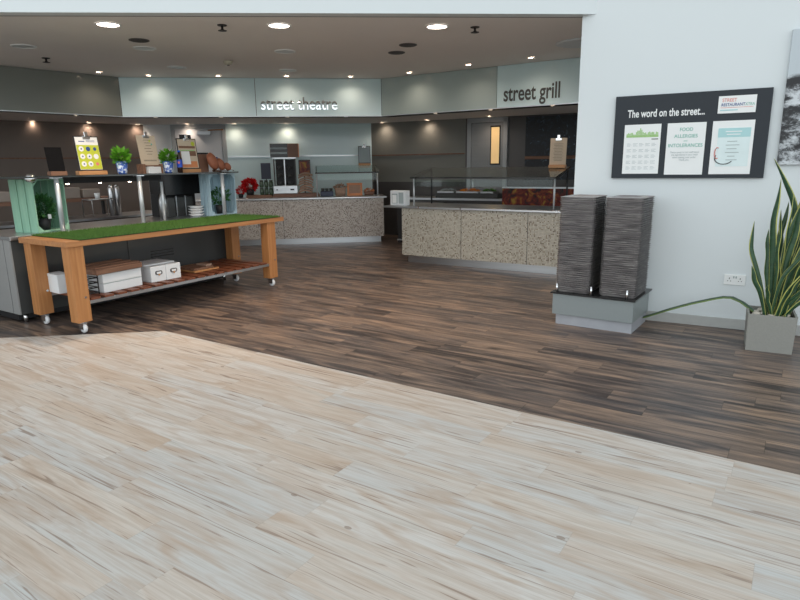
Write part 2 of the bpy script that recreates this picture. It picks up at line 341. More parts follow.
lf = MB().box(.08, 1.07, -.045, -.004, .01, 2.40).build('door_leaf', M['door2'], o)
cl = MB().box(.55, .85, -.12, -.046, 2.27, 2.36, .008).build('door_closer', M['steel'], lf)
MB().tube([(.8, -.10, 2.37), (1.0, -.16, 2.375), (1.12, -.09, 2.38)], .012).build('closer_arm', M['block'], cl)
MB().box(.60, .95, -.052, -.046, 1.70, 1.80).build('warning_sticker', M['navy'], lf)
# fascia panels
def fascia(p, q, m, label, group=None):
    d = (q-p).normalized(); L_ = (q-p).length
    t = thing('fascia_panel', label, 'fascia panel', (p.x, p.y, 2.405), math.atan2(d.y, d.x), group)
    MB().box(.004, L_-.004, 0, .025, 0, .59).build('glass_panel', M[m], t)
    MB().box(.0, L_, -.004, .028, -.014, -.001).build('bottom_edge', M['steel'], t)
    return t
fascia(PL0+dl*4.6, PL0, 'olive', 'dark olive glass fascia panel above the servery on the left')
fascia(PL0+dl*9.0, PL0+dl*4.61, 'olive', 'far left olive glass fascia panel running out of the picture')
s1 = PL0+dt*2.11
fascia(PL0, s1, 'teal', 'plain pale teal glass fascia panel left of the street theatre sign')
t = fascia(s1, PL1, 'teal', 'pale teal fascia panel lettered street theatre')
text('lettering', 'street theatre', .285, .075, -.006, .098, mat('mirror lettering', (.62, .64, .65), .02, 1, var=0), t, .79, .002, label='mirror finish lettering street theatre')
s2 = PL1+dg*2.12
fascia(PL1, s2, 'sage', 'plain sage grey fascia panel left of the street grill sign')
t = fascia(s2, s2+dg*2.6, 'teal', 'pale fascia panel lettered street grill')
text('lettering', 'street grill', .31, .11, -.006, .085, mat('dark grey lettering', (.07, .075, .07), .45), t, .68, .005, label='dark grey lettering street grill')
# ---------------------------------------------------------------- ceiling fittings
def spot(loc, e, col, size, parent, blend=1, rad=.04):
    l = bpy.data.lights.new('lamp', 'SPOT'); l.energy = e; l.color = col; l.spot_size = size; l.spot_blend = blend; l.shadow_soft_size = rad
    o = bpy.data.objects.new('lamp', l); C.objects.link(o); o.parent = parent; o.location = loc; return o
def fitting(name, label, x, y, z, r, lens, group=None, lamp=None, cat='ceiling light'):
    t = thing(name, label, cat, (x, y, z), 0, group)
    MB().lathe([(r*1.16, -.001), (r*1.16, -.010), (r*1.0, -.012), (r*.98, -.004)], 28, cap=False).build('trim_ring', M['paper'], t)
    MB().lathe([(r*.97, -.001), (r*.97, -.006)], 28).build('lens', lens, t)
    if lamp: spot((0, 0, -.02), *lamp, t)
    return t
for (x, y), lb in zip([(-2.878, 6.464), (-1.198, 6.612), (.427, 6.759)], ['left', 'middle', 'right']):
    fitting('round_downlight', f'large lit round ceiling downlight, {lb} one of the front row of three', x, y, Z, .105, M['lens'], 'large lit round downlights', (110, (1, .76, .55), R(130)))
for (x, y), lb in zip([(-3.03, 7.72), (-1.401, 8.049), (-3.162, 9.172), (-1.64, 9.595), (-4.35, 7.5)],
        ['unlit frosted round light in the second row, behind the left lit downlight', 'unlit frosted round light in the second row, behind the middle lit downlight', 'unlit frosted round light nearest the plain teal fascia panel',
         'unlit frosted round light nearest the street theatre sign', 'unlit frosted round light at the left edge of the picture']):
    fitting('round_downlight', lb, x, y, Z, .115, M['diff'], 'unlit frosted ceiling lights')
for (x, y), lb in zip([(-4.45, 9.50), (-3.867, 9.90), (-2.831, 10.06), (-1.767, 10.18), (-.754, 10.34), (.193, 9.99), (1.047, 9.30), (1.844, 8.76)],
        ['in front of the olive fascia panel', 'in front of the plain teal panel, the left one', 'in front of the plain teal panel, the right one', 'above the letters of street theatre', 'right of the street theatre lettering',
         'in front of the sage panel near the corner', 'in front of the sage panel beside the street grill panel', 'above the street grill sign']):
    fitting('spotlight', f'small lit ceiling spotlight {lb}', x, y, Z, .042, M['lens2'], 'small spotlights along the fascia', (8, (1, .80, .66), R(150)))
for (x, y), lb in zip([(-7.056, 12.084), (-6.289, 12.72), (-5.58, 13.40), (-4.55, 13.50), (-3.574, 13.62), (-2.452, 13.78), (-.33, 13.85), (.629, 13.323), (1.82, 12.437)],
        ['above the black clipboard at far left', 'above the lime green poster clipboard', 'in the corner left of the white wall strip', 'above the grey door', 'beside the door closer', 'above the heated cabinet', 'above the wall corner between the counters', 'above the wall left of the steel door', 'in front of the steel door']):
    fitting('spotlight', f'small lit spotlight in the low ceiling {lb}', x, y, 2.5, .045, M['lens2'], 'small spotlights in the low ceiling', (8, (1, .78, .62), R(150)))
for i, (p, d, u) in enumerate(((PL0, dl, 3.2), (PL0, dl, 1.9), (PL0, dl, .6), (PL0, dt, .45), (PL0, dt, 1.5), (PL0, dt, 2.6), (PL0, dt, 3.6), (PL1, dg, .9), (PL1, dg, 1.9), (PL1, dg, 2.9))):
    n_ = perp(d) if d is not dl else -perp(d); q = p+d*u+n_*.27
    fitting('spotlight', 'small lit spotlight under the black bulkhead '+['at the far left edge', 'above the lime green poster', 'left of the plain teal panel corner', 'above the kraft clipboard', 'above the scoops', 'below the letters street', 'below the right end of street theatre', 'below the sage panel', 'at the left end of the street grill panel', 'below the word grill'][i], q.x, q.y, 2.409, .03, M['lens2'], 'small spotlights under the bulkhead', (13, (1, .84, .72), R(165)))
for (x, y), lb in zip([(-1.771, 6.577), (.834, 6.832), (-4.55, 8.3)], ['between the left and middle lit downlights', 'right of the right lit downlight', 'near the left edge by the olive fascia']):
    t = thing('sprinkler', f'small dark ceiling sprinkler head {lb}', 'sprinkler', (x, y, Z), 0, 'ceiling sprinklers')
    MB().lathe([(.012, -.001), (.012, -.04), (.02, -.042), (.02, -.05)], 12).build('stem', M['mblack'], t)
    MB().lathe([(.045, -.052), (.045, -.056)], 12).build('deflector', M['mblack'], t)
    MB().lathe([(.05, -.0005), (.045, -.008)], 16).build('cover_plate', M['mblack'], t)
t = thing('smoke_detector', 'cream smoke detector on the ceiling above the plain teal panel', 'smoke detector', (-2.305, 8.726, Z))
MB().lathe([(.065, -.001), (.065, -.02), (.045, -.045), (.02, -.05)], 20).build('housing', mat('cream plastic', (.5, .48, .38), .5), t)
MB().lathe([(.02, -.051), (.015, -.06)], 12).build('sensor_cap', M['dgrey'], t)
for (x, y, rr), lb in zip([(-2.90, 7.253, .10), (.14, 7.75, .10), (.0, 8.25, .10)], ['dark grey round grille between the left lit and unlit downlights', 'dark grey round grille behind the right lit downlight', 'second round grille with dark blotches behind the right lit downlight']):
    t = thing('speaker_grille', lb, 'ceiling speaker', (x, y, Z), 0)
    MB().lathe([(rr*1.1, -.001), (rr*1.1, -.008), (rr, -.009)], 24).build('rim', mat('grey rim', (.12, .115, .11), .6), t)
    MB().lathe([(rr*.95, -.0095), (rr*.95, -.013)], 24).build('grille', M['dgrey'], t)
t = thing('ceiling_dish', 'large pale disc set in the ceiling beside the white wall', 'ceiling disc', (2.23, 7.75, Z))
MB().lathe([(.30, -.001), (.30, -.012), (.27, -.02)], 40).build('disc', M['white'], t)
# ---------------------------------------------------------------- theatre counter
def counter(fr, x0, x1, dep, h, mos, seams, nm, label, plinth=None, topx=None):
    t = thing(nm, label, 'counter', fr(0, 0, 0), fr.a)
    MB().box(x0, x1, 0, dep, .125, h-.035).build('mosaic_front', M[mos], t)
    for s in seams: MB().box(s-.004, s+.004, -.003, .0, .125, h-.035).build('panel_joint', M['dgrey'], t)
    MB().box(x0+.06, x1-.06, .09, dep-.05, 0, .12).build('plinth', M['steel'], t)
    a, b = topx or (x0-.03, x1+.06)
    MB().box(a, b, -.05, dep+.02, h-.03, h, .004).build('worktop', M['steel'], t)
    return t
counter(FT, -1.4, 2.965, .85, .95, 'mosA', [.9], 'serving_counter', 'mosaic tiled serving counter with steel top under the street theatre sign')
tg = counter(FG, 0, 3.4, .85, .925, 'mosB', [1.085, 2.163], 'serving_counter', 'cream mosaic serving counter under the street grill sign', topx=(-.34, 3.4))
for s in (.35, 1.1, 1.85, 2.6):
    MB().box(s-.012, s+.012, -.062, -.051, .90, .93).build('rail_clip', M['chrome'], tg)
t = thing('drop_shelf_unit', 'dark cabinet in the gap between the two mosaic counters', 'cabinet', FG(-1.25, 1.6, 0), FG.a)
MB().box(0, .72, .2, .8, .05, .80).build('body', M['mblack'], t); MB().box(.0, .72, .17, .199, .10, .12).build('foot_rail', M['steel'], t)
MB().box(0, .72, .18, .82, .801, .83).build('top', M['char'], t)
# sneeze guards
def guard(fr, x0, x1, y0, y1, zb, zt, label, post, rise=.10):
    t = thing('sneeze_guard', label, 'sneeze guard', fr(0, 0, zb), fr.a)
    for x in (x0+.03, x1-.03):
        MB().tube([(x, y0+.02, .001), (x, y0+.02, zt-zb)], .014).build('post', M[post], t)
        MB().tube([(x, y0+.02, zt-zb-.01), (x, (y0+y1)/2, zt-zb+rise*.3), (x, y1, zt-zb+rise)], .012).build('bracket', M['mblack'], t)
        MB().tube([(x, y1, .001), (x, y1, zt-zb+rise)], .014).build('post', M['mblack'], t)
    a, b = Vector((0, y0-.04, zt-zb+.012)), Vector((0, y1+.02, zt-zb+rise+.02))
    m = MB(); m.ring([[(x0, a.y, a.z), (x1, a.y, a.z), (x1, a.y, a.z+.014), (x0, a.y, a.z+.014)], [(x0, b.y, b.z), (x1, b.y, b.z), (x1, b.y, b.z+.014), (x0, b.y, b.z+.014)]])
    for f in m.bm.faces: f.smooth = False
    m.build('glass_top', M['glass'], t)
    MB().box(x0+.05, x1-.05, y0-.005, y0+.003, (zt-zb)*.72, zt-zb-.01).build('glass_screen', M['glass'], t)
    MB().box(x0, x1, y0-.05, y0-.035, zt-zb, zt-zb+.018).build('front_edge', M['char'], t)
    return t
guard(FT, 1.58, 2.90, .22, .75, .951, 1.42, 'glass sneeze guard at the right end of the street theatre counter', 'post', .13)
g = guard(FG, .12, 2.52, .12, .72, .926, 1.36, 'long glass sneeze guard on the street grill counter', 'post', .13)
# items on theatre counter (z .951)
zc = .951
def T_(x, y, z=zc): return FT(x, y, z)
# timber trays first
t = tag(MB().box(.70, 1.66, .28, .72, 0, .045, .004).box(.72, 1.64, .30, .70, .0451, .07).build('serving_board', M['cabinet'], None, T_(0, 0), FT.a), 'long red brown serving board under the heated cabinet', 'serving board')
t = tag(MB().box(.16, .68, .28, .62, 0, .055, .004).build('serving_board', M['rustic'], None, T_(0, 0), FT.a), 'short rustic serving board under the red leaves', 'serving board')
t = thing('heated_cabinet', 'steel and glass heated display cabinet on the street theatre counter', 'display cabinet', T_(0, 0, zc+.071), FT.a)
MB().box(.72, 1.21, .32, .68, 0, .17, .01).build('base_drawer', M['steel'], t)
MB().box(1.06, 1.14, .312, .319, .07, .10).build('dial_panel', M['black'], t); MB().lathe([(.015, 0), (.015, -.01)], 12, .79, .317, .085, 'y').build('knob', M['mblack'], t)
for x in (.74, 1.17): MB().box(x, x+.025, .34, .365, .17, .71).build('corner_post', M['char'], t)
MB().box(.955, .975, .33, .345, .17, .71).build('centre_bar', M['steel'], t)
MB().box(.77, 1.165, .60, .62, .171, .70).build('back_panel', M['mblack'], t)
MB().box(.73, 1.20, .33, .66, .71, .735).build('lid', M['steel'], t)
for k in range(6):
    MB().lathe([(.035, 0), (.045, .04), (.045, .07), (.02, .075)], 12, .86+.2*(k % 2), .48, .175+(k//2)*.16).build('burner', M['char'], t)
t = thing('menu_box', 'black box with grey stripes and a brown panel standing on the heated cabinet', 'box', T_(.69, .33, zc+.071+.736), FT.a)
MB().box(0, .35, 0, .28, 0, .275).build('striped_box', M['black'], t)
for z in (.07, .165): MB().box(.012, .34, -.004, -.001, z, z+.035).build('grey_stripe', M['grey'], t)
MB().box(.352, .565, 0, .28, 0, .275).build('brown_panel', M['cabinet'], t); MB().box(.566, .578, .0, .28, 0, .27).build('copper_edge', M['orange'], t)
t = thing('display_sign', 'dark rectangular sign standing behind green glass jars', 'sign', T_(.46, .62), FT.a)
MB().box(0, .20, 0, .02, .37, .70).build('sign_face', mat('slate blue sign', (.05, .055, .085), .5), t); MB().box(.09, .11, 0, .02, .01, .37).build('stand', M['char'], t); MB().box(.03, .17, -.05, .06, 0, .01).build('foot', M['char'], t)
for i in range(6):
    x = .44+.10*(i % 3)*.95; z = (i//3)*.15
    t = thing('storage_jar', f'{["left","middle","right"][i%3]} green glass jar, {"upper" if i//3 else "lower"} row, left of the heated cabinet', 'jar', T_(x+.03, .44, zc+.056+z), FT.a, 'green glass jars')
    MB().lathe([(.035, 0), (.042, .02), (.042, .10), (.034, .12)], 14).build('jar_body', M['jarg'], t); MB().lathe([(.036, .121), (.036, .145)], 14).build('jar_lid', M['char'], t)
def foliage(parent, mat_, n, rx, ry, rz, cz, s, name='foliage', seed=1, cx=0, cy=0, up=0):
    rnd = random.Random(seed); m = MB()
    for i in range(n):
        u = rnd.uniform(0, 2*math.pi); w = rnd.uniform(-1, 1); q = (1-w*w)**.5; rr = rnd.uniform(.45, 1)**.5
        p = Vector((cx+rx*rr*q*math.cos(u), cy+ry*rr*q*math.sin(u), cz+rz*rr*w))
        d = Vector((math.cos(u)*q, math.sin(u)*q, w*.5+up+rnd.uniform(-.3, .5))).normalized()
        a = d.cross(Vector((rnd.uniform(-1, 1), rnd.uniform(-1, 1), rnd.uniform(.2, 1)))).normalized(); nn = d.cross(a)
        L_ = s*rnd.uniform(.7, 1.25); W = L_*.33
        pts = [p, p+d*L_*.4+a*W+nn*L_*.08, p+d*L_*.45-nn*L_*.02, p+d*L_*.4-a*W+nn*L_*.08, p+d*L_-nn*L_*.12]
        v = [m.bm.verts.new(x) for x in pts]
        m.bm.faces.new((v[0], v[2], v[1])); m.bm.faces.new((v[0], v[3], v[2])); m.bm.faces.new((v[1], v[2], v[4])); m.bm.faces.new((v[2], v[3], v[4]))
    return m.build(name, mat_, parent, fix=False)
t = thing('red_plant', 'bunch of bright red leaves on the left part of the theatre counter', 'plant', T_(.23, .44, zc+.056), FT.a)
foliage(t, M['redp'], 420, .13, .10, .11, .20, .07, seed=3); MB().lathe([(.07, 0), (.09, .12)], 16).build('pot', M['mblack'], t)
t = thing('red_plant', 'smaller darker red bunch beside the blue crate', 'plant', T_(.03, .50), FT.a)
foliage(t, M['redp'], 160, .07, .07, .07, .14, .05, seed=4); MB().lathe([(.045, 0), (.055, .08)], 12).build('pot', M['mblack'], t)
for i in range(8):
    m = MB(); L0, L1 = [], []; n = 10
    top, bot = [], []
    for k in range(n+1):
        x = -.14+.28*k/n; z = .045*math.cos(math.pi*(k/n-.5))+.0
        top.append((x, z+.034)); bot.append((x, z))
    prof = top+bot[::-1]
    m.ring([[(x, -.12, z) for x, z in prof], [(x, .12, z) for x, z in prof]])
    for f in m.bm.faces: f.smooth = False
    o = tag(m.build('food_tray', M['bread'], None, T_(1.38+.012*((i*7) % 3-1), .48, zc+.071+.05*i), FT.a+R((i*13) % 9-4)), 'curved tan card food tray in the pile right of the heated cabinet', 'food tray', 'curved tan food trays')
t = thing('framed_picture', 'black framed dark picture behind the pile of tan trays', 'picture frame', T_(1.24, .735), FT.a)
MB().box(0, .25, 0, .02, .42, .76).build('frame', M['black'], t); MB().box(.02, .23, -.004, -.001, .44, .74).build('picture', M['mural2'], t)
MB().box(.10, .13, 0, .02, 0, .42).build('stand', M['black'], t)
t = thing('food_pan', 'dark blue tray of tubs under the theatre sneeze guard', 'tray', T_(1.68, .42), FT.a)
MB().box(0, .27, 0, .25, 0, .10, .01).build('tray_body', mat('dark blue plastic', (.03, .045, .09), .4), t)
for k in range(3): MB().lathe([(.035, .101), (.04, .16)], 12, .05+.085*k, .12, 0).build('tub', M['char'], t)
t = thing('bread_basket', 'brown basket between the blue tray and the orange box', 'basket', T_(1.98, .45), FT.a)
MB().rrect(.24, .26, .03, [(.02, 0), (0, .17), (.012, .17), (.02, .06)], .12, .13).build('basket_body', M['bread'], t); foliage(t, M['bread'], 60, .10, .10, .03, .17, .07, 'bread_pieces', 5, .12, .13)
t = thing('food_box', 'orange edged open box under the theatre sneeze guard', 'box', T_(2.24, .42), FT.a)
MB().box(0, .32, 0, .03, 0, .05).box(0, .04, 0, .03, .05, .22).box(.28, .32, 0, .03, .05, .22).box(0, .32, 0, .03, .22, .26).box(0, .32, .03, .26, .23, .26).build('orange_frame', M['orange'], t)
MB().box(.041, .279, .031, .25, .001, .229).build('box_interior', M['bread'], t)
t = thing('food_basket', 'low basket of reddish food beside the right guard post', 'basket', T_(2.60, .45), FT.a)
MB().rrect(.22, .24, .03, [(.02, 0), (0, .08), (.012, .08), (.02, .03)], .11, .12).build('basket_body', M['cabinet'], t); foliage(t, M['orange'], 60, .08, .08, .03, .09, .05, 'food_pieces', 6, .11, .12)
# white wavy tray row at far left hidden behind crates left out
def clipboard(nm, label, fr, x, y, z, w, h, face, boardm, tilt=8, base=True, bw=None, group=None, yaw=0, clip=True, arch=False, bm=None):
    t = thing(nm, label, 'clipboard', fr(x, y, z), fr.a+yaw, group)
    bh = .045 if base else 0
    if base: MB().box(-.0, (bw or w), -.03, .05, 0, bh, .003).build('wooden_block', bm or M['block'], t)
    x0 = ((bw or w)-w)/2; Mx = Matrix.Translation((x0, .0, bh+.002)) @ Matrix.Rotation(R(-tilt), 4, 'X')
    b = MB().box(0, w, 0, .008, 0, h, M=Mx)
    if arch: b.box(w*.2, w*.8, 0, .008, h, h+.05, .003, M=Mx)
    b.build('backing_board', boardm, t)
    if face: MB().box(.012, w-.012, -.003, -.0005, .012, h-.012, M=Mx).build('sheet', face, t)
    if clip:
        MB().box(w/2-.045, w/2+.045, -.012, -.0035, h-.035, h+.0, .003, M=Mx).box(w/2-.02, w/2+.02, -.02, -.0125, h-.01, h+.045, .003, M=Mx).build('clip', M['chrome'], t)
    return t, Mx
def on_board(Mx, parent, name, mm, parts):
    m = MB()
    for q in parts:
        if q[0] == 'b': m.box(q[1], q[2], -.0045, -.0032, q[3], q[4], M=Mx)
        else:
            n0 = len(m.bm.verts); m.bm.verts.ensure_lookup_table(); m.lathe([(q[3], -.0047-q[4]*.001), (q[3], -.0032-q[4]*.001)], 16, q[1], 0, q[2], 'y'); m.bm.verts.ensure_lookup_table()
            for v in m.bm.verts[n0:]: v.co = Mx @ v.co
    return m.build(name, mm, parent)
# theatre clipboard: stands on top of guard
t, Mx = clipboard('menu_clipboard', 'grey menu clipboard standing on the theatre counter sneeze guard', FT, 2.52, .73, 1.573, .26, .36, M['grey'], M['mblack'], 4, True)
t, Mx = clipboard('menu_clipboard', 'kraft paper clipboard on a wooden block above the street grill counter', FG, 2.22, .66, 1.507, .25, .385, M['kraft'], M['kraft'], 4, True)
on_board(Mx, t, 'printed_lines', M['ink'], [('b', .05+.01*(k % 3), .20-.012*(k % 2), .30-.022*k, .303-.022*k) for k in range(12)])
# napkin holder on grill counter
t = thing('napkin_dispenser', 'white napkin dispenser on the left end of the street grill counter', 'napkin dispenser', FG(-.29, .1, .926), FG.a)
MB().box(0, .30, 0, .14, 0, .24, .008).build('case', M['card'], t)
MB().box(.035, .145, -.006, -.001, .03, .19).build('napkin_slot', M['grey'], t); MB().box(.05, .13, -.012, -.0065, .04, .17).build('napkins', M['paper'], t); MB().box(.17, .26, -.006, -.001, .03, .21).build('napkin_slot', M['grey'], t)
# back counter behind the grill
t = thing('back_counter', 'dark steel back counter along the wall behind the street grill counter', 'counter', (*(c2+dgw*1.2), 0), math.atan2(dgw.y, dgw.x))
MB().box(.0, 3.0, -.75, -.1, .06, .86).build('body', M['char'], t); MB().box(-.02, 3.0, -.78, -.08, .861, .90).build('worktop', M['steel'], t)
MB().box(.75, 2.1, -.70, -.3, .901, 1.0).build('cold_well', M['char'], t)
for x0, x1, mm, lb in ((.78, 1.15, 'grey', 'long steel pan of pale food on the back counter'), (1.2, 1.68, 'food', 'pan of orange food on the back counter'), (1.73, 2.0, 'foodg', 'pan of green salad on the back counter')):
    q = thing('food_pan', lb, 'food pan', (*(c2+dgw*1.2), 1.001), math.atan2(dgw.y, dgw.x))
    MB().box(x0, x1, -.68, -.34, 0, .035, .004).build('pan', M['steel'], q); foliage(q, M[mm], 260, (x1-x0)*.42, .13, .018, .046, .035, 'food', 8, (x0+x1)/2, -.51)
# murals
t = thing('wall_mural', 'dark blue black speckled mural on the back wall right of the steel door', 'mural', (*(c2+dgw*3.62), 1.25), math.atan2(dgw.y, dgw.x))
MB().box(0, 2.6, -.04, -.003, 0, 1.22).build('mural_panel', M['mural'], t); MB().box(.0, 2.6, -.05, -.041, .40, .46).build('shelf_line', M['rustic'], t)
t = thing('food_poster', 'red and gold food picture panel below the dark mural', 'poster', (*(c2+dgw*3.45), .55), math.atan2(dgw.y, dgw.x))
MB().box(0, 2.6, -.86, -.82, 0, .56).build('picture_panel', M['mural2'], t); MB().box(0, 2.6, -.87, -.81, .562, .59).build('top_rail', M['post'], t)
# ---------------------------------------------------------------- left servery behind the table
t = thing('servery_counter', 'long dark grey servery counter behind the timber table', 'counter', FB(0, 0, 0), FB.a)
MB().box(-.12, 2.75, .97, 1.80, .10, .885).build('body', M['char'], t)
MB().box(-.135, -.121, .97, 1.10, .10, .885).box(-.135, -.121, 1.115, 1.80, .10, .885).build('end_panel', mat('grey laminate with daylight painted in', (.30, .305, .305), .4, var=.03), t)  # end paler than the body: daylight on this side put into the colour
MB().box(1.165, 1.172, .965, .9695, .10, .885).build('panel_joint', M['black'], t)
for k in range(3): MB().box(1.47, 1.80, .962, .9695, .56-.035*k, .572-.035*k).build('vent_slot', M['black'], t)
MB().box(2.70, 2.755, .962, .9695, .10, .885).build('edge_strip', M['steel'], t)
MB().box(-.14, 3.02, .93, 1.85, .886, .925, .003).build('worktop', M['steel'], t)
for x in (-.06, 2.65):
    for y in (1.03, 1.7): MB().tube([(x, y, 0), (x, y, .10)], .022).build('foot', M['chrome'], t)
MB().box(-.1, 2.73, 1.10, 1.75, .02, .099).build('plinth', M['mblack'], t)
# overhead glass gantry
t = thing('glass_gantry', 'black glass shelf on steel posts above the servery counter', 'shelf', FB(0, 0, .926), FB.a)
for x in (.435, 1.43, 2.71):
    MB().tube([(x, .985, .001), (x, .985, .57)], .026, 12).build('post', M['post'], t)
    MB().box(x-.05, x+.05, .95, 1.02, .571, .578).build('top_plate', M['chrome'], t)
for x, y in ((.70, 1.44), (1.83, 1.12)): MB().tube([(x, y, .001), (x, y, .49)], .02, 12).build('post', M['post'], t)
MB().box(-1.5, 2.97, .93, 1.50, .579, .597).build('glass_shelf', M['dglass'], t)
MB().box(.66, 2.05, 1.42, 1.46, .50, .575).build('heat_lamp_rail', M['mblack'], t)
MB().lathe([(.03, 0), (.055, .03), (.055, .06), (.03, .09)], 16, .18, 1.0, .53).build('bracket_ball', M['chrome'], t)  # chrome bracket ball that only reflects light, no lamp here
for x in (.8, 1.2, 1.6): MB().lathe([(.018, .492), (.018, .499)], 10, x, 1.44, 0).build('heat_bulb', M['lens2'], t)
zs = .926+.5975
t, Mx = clipboard('menu_clipboard', 'plain black clipboard, leftmost on the glass shelf', FB, .46, 1.15, zs, .18, .26, None, M['sblack'], 8, True, bm=M['rustic'], clip=False)
t, Mx = clipboard('menu_clipboard', 'lime green and white poster clipboard on a wooden block', FB, .76, 1.12, zs, .29, .39, M['paper'], M['mblack'], 8, True, bw=.34)
on_board(Mx, t, 'lime_print', M['lime'], [('b', .014, .276, .016, .29)])
on_board(Mx, t, 'white_circles', M['paper'], [('c', .065+.08*i, .245-.085*j, .030, 1.6) for i in range(3) for j in range(3) if (i, j) not in ((1, 0), (2, 0), (2, 2))])
on_board(Mx, t, 'food_icons', M['navy'], [('c', .145, .245, .026, 1.6), ('c', .225, .245, .02, 1.6)]+[('c', .065+.08*i, .245-.085*j, .009, 3.4) for i in range(2) for j in range(3)]+[('b', .05, .12, .325, .335), ('b', .14, .24, .325, .33), ('b', .14, .24, .34, .343)])
on_board(Mx, t, 'strawberry_icon', M['redi'], [('c', .225, .075, .02, 1.6)])
def potted(fr, x, y, label):
    t = thing('potted_basil', label, 'potted plant', fr(x, y, zs), fr.a, 'potted basil on the glass shelf')
    MB().lathe([(.046, 0), (.055, .02), (.070, .15), (.064, .151), (.058, .12)], 20).build('pot', M['pot'], t)
    foliage(t, M['leaf'], 120, .065, .065, .055, .205, .075, seed=int(x*100)); foliage(t, M['leaf'], 60, .05, .05, .03, .15, .05, 'stems', 9); return t
potted(FB, 1.31, 1.12, 'basil in a blue and white pot, between the lime green poster and the kraft clipboard')
potted(FB, 1.965, 1.13, 'basil in a blue and white pot beside the soft drink bottle')
t, Mx = clipboard('menu_clipboard', 'kraft paper menu clipboard leaning on a dark wooden easel', FB, 1.61, 1.16, zs+.10, .26, .37, M['kraft'], M['kraft'], 10, False)
on_board(Mx, t, 'printed_lines', M['ink'], [('b', .08+.012*(k % 3), .19-.015*(k % 2), .31-.035*k, .314-.035*k) for k in range(6)]+[('b', .04, .22, .06, .064), ('b', .04, .22, .05, .054)])
on_board(Mx, t, 'yellow_dot', M['lime'], [('c', .17, .30, .012, 2)]); on_board(Mx, t, 'green_dot', M['teali'], [('c', .19, .26, .012, 2)])
MB().box(-.01, .02, -.04, .10, -.10, .015).box(.24, .27, -.04, .10, -.10, .015).box(.02, .24, .07, .09, -.10, -.06).box(.0, .26, -.045, -.022, -.014, .0).build('easel_stand', M['rustic'], t)
for i in range(3):
    tag(MB().box(-.09, .09, -.06, .06, 0, .027, .004).build('napkin_pack', M['card'], None, FB(1.74, 1.15, zs+.0272*i), FB.a+R(i*3)), f'white stacked pack under the kraft clipboard, {["lowest","middle","topmost"][i]} of three', 'napkin pack', 'white packs under the kraft clipboard')
t = thing('drink_bottle', 'soft drink bottle with blue label and blue cap', 'bottle', FB(2.10, 1.07, zs), 0)
MB().lathe([(.028, 0), (.034, .01), (.034, .14), (.033, .18), (.014, .24), (.013, .262)], 20).build('bottle_body', M['cola'], t)
MB().lathe([(.0352, .07), (.0352, .165)], 20, cap=False).build('label_wrap', M['bottleb'], t); MB().lathe([(.016, .262), (.016, .285)], 16).build('cap', M['capb'], t)
MB().lathe([(.016, -.0362), (.016, -.034)], 16, .004, 0, .13, 'y').build('label_roundel', M['redi'], t)
t, Mx = clipboard('menu_board', 'arched black menu board with colourful sheet and white card on a wooden block', FB, 2.17, 1.14, zs, .31, .40, M['kraft'], M['mblack'], 7, True, bw=.30, arch=True)
on_board(Mx, t, 'brown_bands', M['rustic'], [('b', .02, .28, .27, .30), ('b', .02, .28, .17, .235)]); on_board(Mx, t, 'green_band', M['greeni'], [('b', .03, .27, .237, .25)])
on_board(Mx, t, 'yellow_dot', M['lime'], [('c', .25, .33, .03, 1.8)]); on_board(Mx, t, 'orange_band', M['orange'], [('b', .02, .28, .02, .10)])
MB().box(.04, .17, -.012, -.006, .06, .23, M=Mx).build('white_card', M['paper'], t)
t = thing('wooden_crate', 'small dark brown wooden box behind the scoops', 'box', FB(2.50, 1.18, zs), FB.a)
MB().box(0, .16, 0, .13, 0, .24, .004).build('box_body', M['cabinet'], t); MB().box(-.005, .165, -.005, .135, .241, .262).build('lid', M['mblack'], t)
for i, (x, z, s, lb) in enumerate(((2.61, 0, 1.1, 'largest upright terracotta coloured scoop'), (2.755, 0, .9, 'tilted terracotta coloured scoop in the middle'), (2.885, 0, .72, 'smallest terracotta coloured scoop lying at the right'))):
    t = thing('scoop', f'{lb} at the right end of the glass shelf', 'scoop', FB(x, 1.06, zs+.0005), FB.a, 'terracotta coloured scoops')
    m = MB(); n = 10; lo = []
    for k in range(7):
        q = k/6; z0 = .20*s*(1-q*.55)*math.sin(.35+q*1.5); rr = .055*s*(.6+.5*math.sin(q*3))
        lo.append([(rr*math.cos(2*math.pi*j/n)+q*.10*s-.03, rr*.8*math.sin(2*math.pi*j/n), max(.001, .06*s*(1-q)+.05*s+rr*.8*math.sin(2*math.pi*j/n+1.2)+(.10-i*.03)*(1-q)*s)) for j in range(n)])
    m.ring(lo); m.build('bowl', M['terra'], t)
    MB().tube([(.03, -.055*s, .03), (.11*s, -.06*s, .012)], .006).build('metal_rim', M['chrome'], t)
tag(MB().box(-.06, .06, -.03, .03, 0, .03, .004).build('wooden_block', M['rustic'], None, FB(2.86, 1.25, zs), FB.a), 'small rough wooden block at the right end of the glass shelf', 'wooden block')
# things under the gantry
t = thing('hot_drinks_machine', 'black dispenser hanging dark under the glass shelf left of the blue crate', 'machine', FB(2.12, 1.45, .926), FB.a)
MB().box(0, .62, .0, .34, .30, .58).build('hood', M['black'], t); MB().box(.0, .62, .18, .34, 0, .299).build('body', M['mblack'], t)
for k, x in enumerate((.03, .19, .33)): MB().box(x, x+.12, .02, .17, .0, .26, .004).build('glass_panel', M['char'], t)
for x in (.15, .30): MB().box(x+.01, x+.02, .005, .015, .0, .28).build('steel_edge', M['post'], t)
for i in range(4):
    tag(MB().lathe([(.06, 0), (.105, .03), (.105, .036), (.06, .012)], 24).build('white_bowl', M['card'], None, FB(2.40, 1.20, .926+.0365*i)), f'white bowl stacked on the servery, {["lowest","second lowest","second from top","topmost"][i]} of four', 'bowl', 'stacked white bowls')
t = thing('steel_jug', 'tall steel thermos jug under the glass shelf', 'jug', FB(1.97, 1.32, .926), 0)
